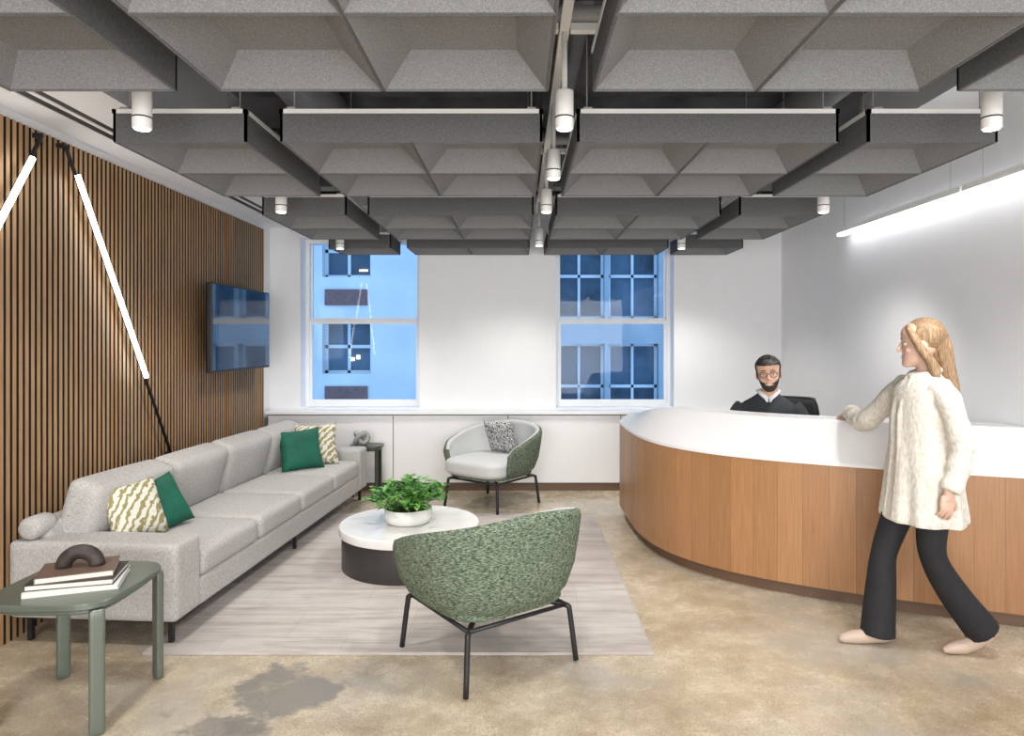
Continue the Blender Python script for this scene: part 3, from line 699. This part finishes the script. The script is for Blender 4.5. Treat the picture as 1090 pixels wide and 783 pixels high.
# ------------------------------------------------------------------ people
HR = [(-0.118, 0.056, 0.018, 0.016), (-0.110, 0.052, 0.034, 0.030), (-0.092, 0.036, 0.052, 0.045), (-0.065, 0.018, 0.067, 0.058), (-0.04, 0.006, 0.078, 0.065),
      (-0.01, 0.0, 0.084, 0.070), (0.02, -0.004, 0.087, 0.073), (0.05, -0.005, 0.092, 0.077), (0.075, -0.008, 0.087, 0.073), (0.095, -0.011, 0.072, 0.060), (0.110, -0.012, 0.046, 0.038), (0.117, -0.012, 0.012, 0.010)]
def head_rings(o_=0.0): return smooth_rings([(z if abs(z) < 0.1 else z*(1+o_*6), cx, 0, rx+o_, ry+o_) for z, cx, rx, ry in HR], 4)
def make_head(parent, loc, rot, skin, male, hairmat, sc=1.0):
    H = empty('head', loc); H.parent = parent; H.rotation_euler = rot; H.scale = (sc,)*3
    def skull(bm):
        add_loft(bm, head_rings(), 60, ne=2.15)
        for v in bm.verts:
            for s in (-1, 1):
                d = ((v.co.y-s*0.032)/0.020)**2+((v.co.z-0.001)/0.014)**2
                if v.co.x > 0.03 and d < 4: v.co.x -= 0.0075*math.exp(-d)
    def nose(bm):
        add_tube(bm, [(0.074, 0, 0.020), (0.084, 0, 0.004), (0.094, 0, -0.016), (0.100, 0, -0.030), (0.094, 0, -0.039)], [0.006, 0.008, 0.009, 0.0105, 0.009] if male else [0.005, 0.0065, 0.0075, 0.009, 0.0075], 12)
        for s in (-1, 1): add_ell(bm, (0.088, s*0.010, -0.033), (0.010, 0.0075, 0.0075) if male else (0.009, 0.006, 0.0065))
    def ears(bm):
        for s in (-1, 1): add_ell(bm, (-0.010, s*0.076, -0.010), (0.018, 0.007, 0.031), mtx=Matrix.Rotation(s*0.35, 4, 'Z'))
    def brow(bm):
        for s in (-1, 1):
            add_tube(bm, [(0.078, s*0.010, 0.020), (0.077, s*0.030, 0.023), (0.062, s*0.050, 0.016)], [0.006, 0.0065, 0.005], 8)
            add_ell(bm, (0.056, s*0.040, -0.034), (0.018, 0.018, 0.018))
            add_tube(bm, [(0.079, s*0.019, 0.0035), (0.0805, s*0.031, 0.0085), (0.073, s*0.044, 0.003)], 0.0028, 8)
            add_tube(bm, [(0.078, s*0.021, -0.006), (0.078, s*0.031, -0.0088), (0.072, s*0.042, -0.005)], 0.0025, 8)
        add_ell(bm, (0.070, 0, -0.104), (0.016, 0.018, 0.012))
    def lips(bm):
        w_ = 0.025 if male else 0.021
        add_tube(bm, [(0.076, -w_, -0.061), (0.083, -0.012, -0.0635), (0.0850, 0, -0.064), (0.083, 0.012, -0.0635), (0.076, w_, -0.061)], [0.002, 0.004, 0.0045, 0.004, 0.002], 8)
        add_tube(bm, [(0.076, -w_+.002, -0.064), (0.081, -0.011, -0.072), (0.0835, 0, -0.073), (0.081, 0.011, -0.072), (0.076, w_-.002, -0.064)], [0.002, 0.004, 0.005, 0.004, 0.002], 8)
    def neck(bm): add_tube(bm, [(-0.035, 0, -0.22), (-0.028, 0, -0.16), (-0.012, 0, -0.10), (-0.01, 0, -0.04)], [0.066, 0.056, 0.054, 0.05] if male else [0.055, 0.046, 0.045, 0.045], 20)
    remesh_obj('face', [(skull, 0), (nose, 0), (ears, 0), (brow, 0), (neck, 0), (lips, 1)], 0.0021, [skin, M['lip']], H, smooth_it=4)
    bm = bmesh.new()
    for s in (-1, 1):
        add_ell(bm, (0.0675, s*0.0315, 0.0), (0.0115, 0.0125, 0.0095), 0); add_ell(bm, (0.0765, s*0.0315, 0.0), (0.0035, 0.0052, 0.0052), 1)
    obj('eyes', bm2me(bm), [M['eyew'], M['iris']], H, smooth=True)
    bm = bmesh.new(); k_ = 1.0 if male else 0.6
    for s in (-1, 1): add_tube(bm, [(0.0855, s*0.013, 0.0235), (0.0835, s*0.030, 0.0285), (0.0665, s*0.050, 0.0205)], [0.0024*k_, 0.0032*k_, 0.0016*k_], 8)
    obj('eyebrows', bm2me(bm), hairmat, H, smooth=True)
    def shell(name, off, keep, mat, th, jitter):
        bm = bmesh.new(); add_loft(bm, smooth_rings(head_rings(off), 2), 96, ne=2.15)
        dl = [f for f in bm.faces if not keep(f.calc_center_median())]
        bmesh.ops.delete(bm, geom=dl, context='FACES')
        for v in bm.verts: v.co += v.co.normalized()*random.uniform(-jitter, jitter)
        o = obj(name, bm2me(bm), mat, H, smooth=True); s_ = o.modifiers.new('s', 'SOLIDIFY'); s_.thickness = th; s_.offset = -1
        return o
    if male:
        bm = bmesh.new(); add_tube(bm, [(0.0785, -0.019, -0.0635), (0.0855, -0.008, -0.0675), (0.0865, 0, -0.068), (0.0855, 0.008, -0.0675), (0.0785, 0.019, -0.0635)], [0.0015, 0.0032, 0.0036, 0.0032, 0.0015], 8)
        obj('teeth', bm2me(bm), M['teeth'], H, smooth=True)
        def hk(c):
            if c.x > 0.02: return c.z > 0.064
            if c.x > 0.004: return c.z > -0.02
            if c.x > -0.032: return c.z > 0.026
            return c.z > -0.065
        shell('hair', 0.008, hk, hairmat, 0.012, 0.0012)
        bm = bmesh.new()
        for k in range(190):
            x = random.uniform(-0.07, 0.055); y_ = random.uniform(-0.052, 0.052); z_ = 0.127-((x+0.01)**2*5.5+y_**2*8.5)
            p = Vector((x, y_, z_)); add_tube(bm, [p-Vector((0, 0, 0.020)), p+Vector((0.003, random.uniform(-.004, .004), 0.002)), p+Vector((0.010, random.uniform(-.007, .007), 0.002))], [0.009, 0.006, 0.001], 6)
        obj('hair_tufts', bm2me(bm), hairmat, H, smooth=True)
        def bk(c):
            if c.x < -0.002 or c.z > 0.0: return False
            lim = 0.0 if c.x < 0.018 else -0.030-(c.x-0.018)*0.45
            if c.z > lim: return False
            if c.x > 0.05 and (c.y/0.027)**2+((c.z+0.068)/0.0095)**2 < 1: return False
            return True
        shell('beard', 0.0022, bk, M['beard'], 0.004, 0.0004)
        bm = bmesh.new()
        for s in (-1, 1):
            add_tube(bm, [(0.092-0.012*max(0, cos(a)*s), s*0.033+0.0225*cos(a), -0.003+0.019*sin(a)) for a in [2*pi*k/24 for k in range(25)]], 0.0019, 8)
            add_tube(bm, [(0.080, s*0.055, 0.004), (0.06, s*0.073, 0.004), (-0.005, s*0.080, 0.002)], 0.0017, 8)
        add_tube(bm, [(0.092, -0.011, 0.002), (0.095, 0, 0.005), (0.092, 0.011, 0.002)], 0.0017, 8)
        obj('eyeglasses', bm2me(bm), M['gspec'], H, smooth=True)
    else:
        def crown(bm):
            add_ell(bm, (-0.022, 0, 0.040), (0.096, 0.087, 0.090), u=32, v=24)
            for s in (-1, 1):
                add_tube(bm, catmull([(0.055, s*0.030, 0.088), (0.048, s*0.060, 0.060), (0.028, s*0.078, 0.015), (0.0, s*0.082, -0.04), (-0.035, s*0.076, -0.10), (-0.055, s*0.07, -0.16)], 4), [0.012+0.0008*k for k in range(21)], 12)
        remesh_obj('hair_crown', [(crown, 0)], 0.003, [hairmat], H, smooth_it=8)
    return H

def make_hand(name, parent, wrist, direction, up, side, skin, curl=0.35, sc=1.0):
    def palm(bm):
        add_super(bm, (0.045, 0, 0), (0.095, 0.080, 0.030), n=3.2, cuts=8)
        add_tube(bm, [(-0.05, 0, 0), (0.0, 0, 0), (0.03, 0, 0)], [0.027, 0.025, 0.028], 14, flat=0.75)
        add_ell(bm, (0.03, side*0.026, -0.008), (0.03, 0.016, 0.014))
    B = [(palm, 0)]
    for i, (yy, ln, r) in enumerate([(0.029, 0.070, 0.0088), (0.010, 0.080, 0.009), (-0.010, 0.074, 0.0088), (-0.028, 0.058, 0.0078)]):
        def fg(bm, yy=yy, ln=ln, r=r, i=i):
            p = Vector((0.075, side*yy, 0.0)); ang = -0.05; pts = [p, p+Vector((0.015, 0, 0))]; p = pts[-1]; spread = side*yy*1.6
            for k, fr_ in enumerate((0.42, 0.32, 0.26)):
                ang -= curl*(0.8+0.12*i); p = p+Vector((cos(ang)*ln*fr_, spread*ln*fr_*2.5, sin(ang)*ln*fr_)); pts.append(p)
            add_tube(bm, pts, [r*1.05, r*1.1, r*1.02, r*0.95, r*0.75], 10)
        B.append((fg, 0))
    def th(bm): add_tube(bm, [(0.018, side*0.026, -0.004), (0.042, side*0.050, -0.010), (0.066, side*0.060, -0.016), (0.088, side*0.061, -0.022)], [0.014, 0.0115, 0.0105, 0.008], 10)
    B.append((th, 0))
    o = remesh_obj(name, B, 0.0028, [skin], parent, smooth_it=2)
    x = Vector(direction).normalized(); z = Vector(up); z = (z-x*z.dot(x)).normalized(); y_ = z.cross(x)
    R = Matrix((x, y_, z)).transposed(); o.rotation_euler = R.to_euler(); o.location = wrist; o.scale = (sc,)*3
    return o

# ---- seated man
Mn = empty('seated_man', (1.83, 5.02, 0), radians(-107))
def torso(bm):
    add_loft(bm, smooth_rings([(0.48, 0.0, 0, 0.12, 0.165), (0.56, 0.0, 0, 0.13, 0.185), (0.68, 0.01, 0, 0.125, 0.17), (0.82, 0.03, 0, 0.122, 0.172), (0.95, 0.05, 0, 0.128, 0.195),
                               (1.04, 0.06, 0, 0.118, 0.208), (1.095, 0.062, 0, 0.095, 0.185), (1.14, 0.065, 0, 0.072, 0.115), (1.175, 0.07, 0, 0.060, 0.068)], 3), 36, ne=2.2)
def marm(s):
    def f(bm): add_tube(bm, catmull([(0.06, s*0.17, 1.07), (0.08, s*0.212, 1.02), (0.14, s*0.275, 0.86), (0.20, s*0.285, 0.805), (0.30, s*0.22, 0.80), (0.40, s*0.13, 0.79)], 4),
                          [0.066-0.0012*k for k in range(21)], 16)
    return f
def mleg(s):
    def f(bm): add_tube(bm, catmull([(0.0, s*0.095, 0.555), (0.2, s*0.11, 0.56), (0.42, s*0.12, 0.555), (0.465, s*0.12, 0.50), (0.45, s*0.12, 0.3), (0.42, s*0.12, 0.09)], 4), [0.092-0.0019*k for k in range(21)], 16)
    return f
def mshoe(bm):
    for s in (-1, 1):
        add_tube(bm, [(0.36, s*0.12, 0.045), (0.42, s*0.12, 0.05), (0.50, s*0.125, 0.042), (0.59, s*0.13, 0.030), (0.63, s*0.13, 0.026)], [0.03, 0.045, 0.042, 0.03, 0.018], 14)
        add_box(bm, 0.36, 0.62, s*0.125-0.035, s*0.125+0.035, 0.002, 0.03)
remesh_obj('body', [(torso, 0), (marm(1), 0), (marm(-1), 0), (mleg(1), 1), (mleg(-1), 1), (mshoe, 2)], 0.0085, [M['knitd'], M['pants'], M['shoeb']], Mn)
bm = bmesh.new()
for s in (-1, 1):
    add_tube(bm, [(0.02, s*0.056, 1.190), (0.07, s*0.068, 1.190), (0.122, s*0.048, 1.175), (0.148, s*0.014, 1.142), (0.156, s*0.010, 1.115)], [0.012, 0.016, 0.020, 0.017, 0.006], 10, flat=0.8)
add_tube(bm, [(0.02, -0.056, 1.190), (0.0, 0, 1.197), (0.02, 0.056, 1.190)], 0.013, 10)
obj('shirt_collar', bm2me(bm), M['shirt'], Mn, smooth=True)
make_head(Mn, (0.115, 0, 1.318), (radians(5), radians(2), radians(-3)), M['skin'], True, M['hairb'], 1.04)
make_hand('hand_left', Mn, (0.40, 0.13, 0.783), (0.8, -0.6, -0.12), (0.05, 0, 1), -1, M['skin'], 0.25)
make_hand('hand_right', Mn, (0.40, -0.13, 0.783), (0.8, 0.6, -0.12), (0.05, 0, 1), 1, M['skin'], 0.25)

# ---- walking woman
Wn = empty('walking_woman', (2.03, 3.45, 0), pi)
def wfold(a, z):
    k = max(0, min(1, (1.20-z)/0.5)); return k*(0.055*sin(7*a+0.6)+0.03*sin(13*a+z*5))
def wtorso(bm):
    add_loft(bm, smooth_rings([(0.65, -0.015, 0, 0.178, 0.205), (0.68, -0.015, 0, 0.178, 0.205), (0.78, -0.015, 0, 0.165, 0.197), (0.92, -0.012, 0, 0.150, 0.184), (1.05, -0.010, 0, 0.136, 0.166),
                               (1.18, -0.008, 0, 0.132, 0.170), (1.28, -0.01, 0, 0.118, 0.176), (1.335, -0.015, 0, 0.095, 0.160), (1.375, -0.02, 0, 0.068, 0.10), (1.40, -0.022, 0, 0.054, 0.060)], 4), 72, ne=2.2, fold=wfold)
def wcollar(bm):
    add_tube(bm, [(-0.022+0.070*cos(a), 0.070*sin(a), 1.395-0.02*cos(a)) for a in [2*pi*k/20 for k in range(21)]], 0.016, 10)
    for s in (-1, 1): add_tube(bm, catmull([(0.045, s*0.02, 1.38), (0.085, s*0.03, 1.30), (0.122, s*0.028, 1.18), (0.125, s*0.03, 1.0), (0.143, s*0.035, 0.8), (0.160, s*0.04, 0.66)], 3), 0.014, 8)
def wr(bm): add_tube(bm, catmull([(-0.01, -0.13, 1.325), (0.01, -0.19, 1.28), (0.075, -0.35, 1.12), (0.085, -0.41, 1.095), (0.07, -0.52, 1.115), (0.055, -0.60, 1.125)], 4), [0.062-0.0006*k+0.004*sin(k*1.7) for k in range(21)], 16)
def wl(bm): add_tube(bm, catmull([(-0.01, 0.13, 1.325), (-0.025, 0.18, 1.27), (-0.065, 0.215, 1.09), (-0.068, 0.217, 1.04), (-0.045, 0.222, 0.93), (-0.005, 0.228, 0.84)], 4), [0.060-0.0006*k+0.004*sin(k*1.7+1) for k in range(21)], 16)
def pr(bm): add_tube(bm, catmull([(0.01, -0.075, 0.80), (0.06, -0.082, 0.68), (0.145, -0.07, 0.47), (0.165, -0.065, 0.30), (0.185, -0.06, 0.045)], 5), [0.088-0.0026*k for k in range(11)]+[0.062+0.0024*k for k in range(10)], 18)
def pl_(bm): add_tube(bm, catmull([(-0.01, 0.075, 0.80), (-0.01, 0.082, 0.68), (-0.02, 0.07, 0.49), (-0.12, 0.065, 0.31), (-0.27, 0.065, 0.115)], 5), [0.088-0.0026*k for k in range(11)]+[0.062+0.0024*k for k in range(10)], 18)
remesh_obj('body', [(wtorso, 0), (wcollar, 0), (wr, 0), (wl, 0), (pr, 1), (pl_, 1)], 0.007, [M['cream'], M['pants']], Wn)
def shoe_r(bm):
    add_tube(bm, [(0.115, -0.06, 0.034), (0.15, -0.06, 0.038), (0.23, -0.062, 0.036), (0.31, -0.065, 0.030), (0.365, -0.065, 0.022), (0.382, -0.065, 0.018)], [0.020, 0.034, 0.036, 0.034, 0.022, 0.010], 16)
def shoe_l(bm):
    add_tube(bm, [(-0.325, 0.065, 0.115), (-0.295, 0.065, 0.095), (-0.23, 0.065, 0.060), (-0.17, 0.065, 0.038), (-0.105, 0.065, 0.026), (-0.075, 0.065, 0.018)], [0.020, 0.032, 0.036, 0.036, 0.024, 0.012], 16)
def flatten(o):
    for v in o.data.vertices: v.co.z = max(v.co.z, 0.001)
for nm, fn, an in (('shoe_right', shoe_r, [(0.17, -0.06, 0.12), (0.175, -0.06, 0.04)]), ('shoe_left', shoe_l, [(-0.255, 0.065, 0.16), (-0.26, 0.065, 0.08)])):
    flatten(remesh_obj(nm, [(fn, 0)], 0.004, [M['shoe']], Wn, smooth_it=2))
    tube('ankle_'+nm[5:], an, 0.028, M['skin2'], Wn)
make_head(Wn, (0.0, 0, 1.540), (0, radians(3), radians(-25)), M['skin2'], False, M['blond'])
make_hand('hand_right', Wn, (0.055, -0.605, 1.118), (-0.03, -1.0, -0.22), (0, -0.1, 1), -1, M['skin2'], 0.12, 0.92)
make_hand('hand_left', Wn, (0.003, 0.228, 0.825), (0.12, 0.0, -1.0), (0.0, 1, 0.0), 1, M['skin2'], 0.45, 0.86)
def hb(bm):
    add_loft(bm, smooth_rings([(1.630, -0.055, 0, 0.02, 0.02), (1.60, -0.06, 0, 0.060, 0.060), (1.56, -0.068, 0, 0.068, 0.073), (1.50, -0.080, 0, 0.062, 0.074), (1.42, -0.10, 0, 0.052, 0.074),
                               (1.33, -0.125, 0, 0.044, 0.076), (1.24, -0.14, 0, 0.036, 0.070), (1.15, -0.145, 0, 0.028, 0.054), (1.09, -0.14, 0, 0.012, 0.03)], 3), 30)
remesh_obj('long_hair', [(hb, 0)], 0.006, [M['blond']], Wn, smooth_it=2)
bm = bmesh.new()
for k in range(320):
    a = random.uniform(-2.1, 2.1); ln = random.uniform(-0.05, 0.05)
    def pt(z, cx, rx, ry, g=1.02): return (cx-rx*g*cos(a)+random.uniform(-.002, .002), ry*g*sin(a)+random.uniform(-.002, .002), z)
    P = [pt(1.575, -0.063, 0.058, 0.066), pt(1.55, -0.070, 0.066, 0.073), pt(1.50, -0.080, 0.064, 0.076), pt(1.42, -0.10, 0.054, 0.076), pt(1.33, -0.125, 0.046, 0.078), pt(1.24, -0.14, 0.038, 0.072), pt(1.15+ln, -0.148, 0.028, 0.056), pt(1.08+ln, -0.15, 0.014, 0.040)]
    add_tube(bm, catmull(P, 2), [0.0028]*13+[0.0018, 0.0006], 5)
obj('hair_strands', bm2me(bm), M['blond'], Wn, smooth=True)

# ------------------------------------------------------------------ exterior
def facade(name, x0, x1, y, z0, z1, wins, mat, spand=()):
    e = empty(name, ((x0+x1)/2, y, z0)); cx = (x0+x1)/2
    xs = sorted(set([x0, x1]+[w[0] for w in wins]+[w[1] for w in wins])); zs = sorted(set([z0, z1]+[w[2] for w in wins]+[w[3] for w in wins]))
    L = []
    for a, b_ in zip(xs[:-1], xs[1:]):
        for c_, d_ in zip(zs[:-1], zs[1:]):
            if not any(w[0] <= a and b_ <= w[1] and w[2] <= c_ and d_ <= w[3] for w in wins): L.append((a-cx, b_-cx, 0, 0.4, c_-z0, d_-z0))
    boxes('masonry', L, mat, e)
    boxes('window_glass', [(w[0]-cx, w[1]-cx, 0.25, 0.27, w[2]-z0, w[3]-z0) for w in wins], M['fglass'], e)
    fr = []
    for w in wins:
        m1 = (w[0]+w[1])/2-cx; z_ = (w[2]+w[3])/2-z0
        fr += [(m1-0.025, m1+0.025, 0.2, 0.25, w[2]-z0, w[3]-z0), (w[0]-cx, w[1]-cx, 0.2, 0.25, z_-0.03, z_+0.03)]
        for a in (w[0]-cx, w[1]-cx-0.05): fr.append((a, a+0.05, 0.2, 0.25, w[2]-z0, w[3]-z0))
        for a in (w[2]-z0, w[3]-z0-0.05): fr.append((w[0]-cx, w[1]-cx, 0.2, 0.25, a, a+0.05))
    boxes('window_frames', fr, M['fac1'], e)
    if spand: boxes('brick_spandrels', [(s[0]-cx, s[1]-cx, -0.03, 0.0, s[2]-z0, s[3]-z0) for s in spand], M['fbrick'], e)
    return e
wn1 = [(x, x+0.85, z, z+0.95) for x in (-8.4, -6.75, -5.1, -3.45) for z in (-4.9, -2.95, -1.0, 0.98, 2.68, 4.6, 6.6)]
sp1 = [(w[0]+0.05, w[1]-0.05, w[2]-0.50, w[2]-0.22) for w in wn1]
f1 = facade('neighbor_building_light', -10, -0.6, 12.0, -6, 12, wn1, M['fac1'], sp1)
boxes('lit_lamps', [(-3.0+5.3, -2.94+5.3, 0.22, 0.24, 1.2+6, 1.26+6), (-2.90+5.3, -2.84+5.3, 0.22, 0.24, 1.23+6, 1.30+6), (-2.85+5.3, -2.70+5.3, 0.22, 0.24, 2.80+6, 2.83+6)], M['flamp'], f1)
wn2 = [(x, x+0.98, z, z+1.7) for x in (-0.35, 0.72, 1.79) for z in (-4.6, -2.4, -0.2, 2.0, 4.2, 6.4, 8.6)]+[(x, x+0.98, z, z+1.7) for x in (4.0, 5.1, 6.2) for z in (-4.6, -2.4, -0.2, 2.0, 4.2, 6.4)]
facade('neighbor_building_dark', -0.55, 9, 13.5, -6, 12, wn2, M['fac2'])
box('street_ground', -14, 14, 7.8, 16, -6.2, -6.0, M['plenum'])

# ------------------------------------------------------------------ world
w = bpy.data.worlds.new('dusk'); S.world = w; w.use_nodes = True; t = w.node_tree
bg = t.nodes['Background']; bg.inputs['Color'].default_value = (0.31, 0.54, 0.90, 1); bg.inputs['Strength'].default_value = 1.75

# ------------------------------------------------------------------ camera
cam = bpy.data.cameras.new('camera'); co = bpy.data.objects.new('camera', cam); COL.objects.link(co)
co.location = (0, 0, CH); co.rotation_euler = (radians(90), 0, 0)
cam.sensor_width = 36; cam.lens = 727/1090*36; cam.shift_x = -7/1090; cam.shift_y = -28.5/1090; cam.clip_start = 0.05
S.camera = co
S.view_settings.view_transform = 'Standard'; S.view_settings.look = 'None'; S.view_settings.exposure = 0.15
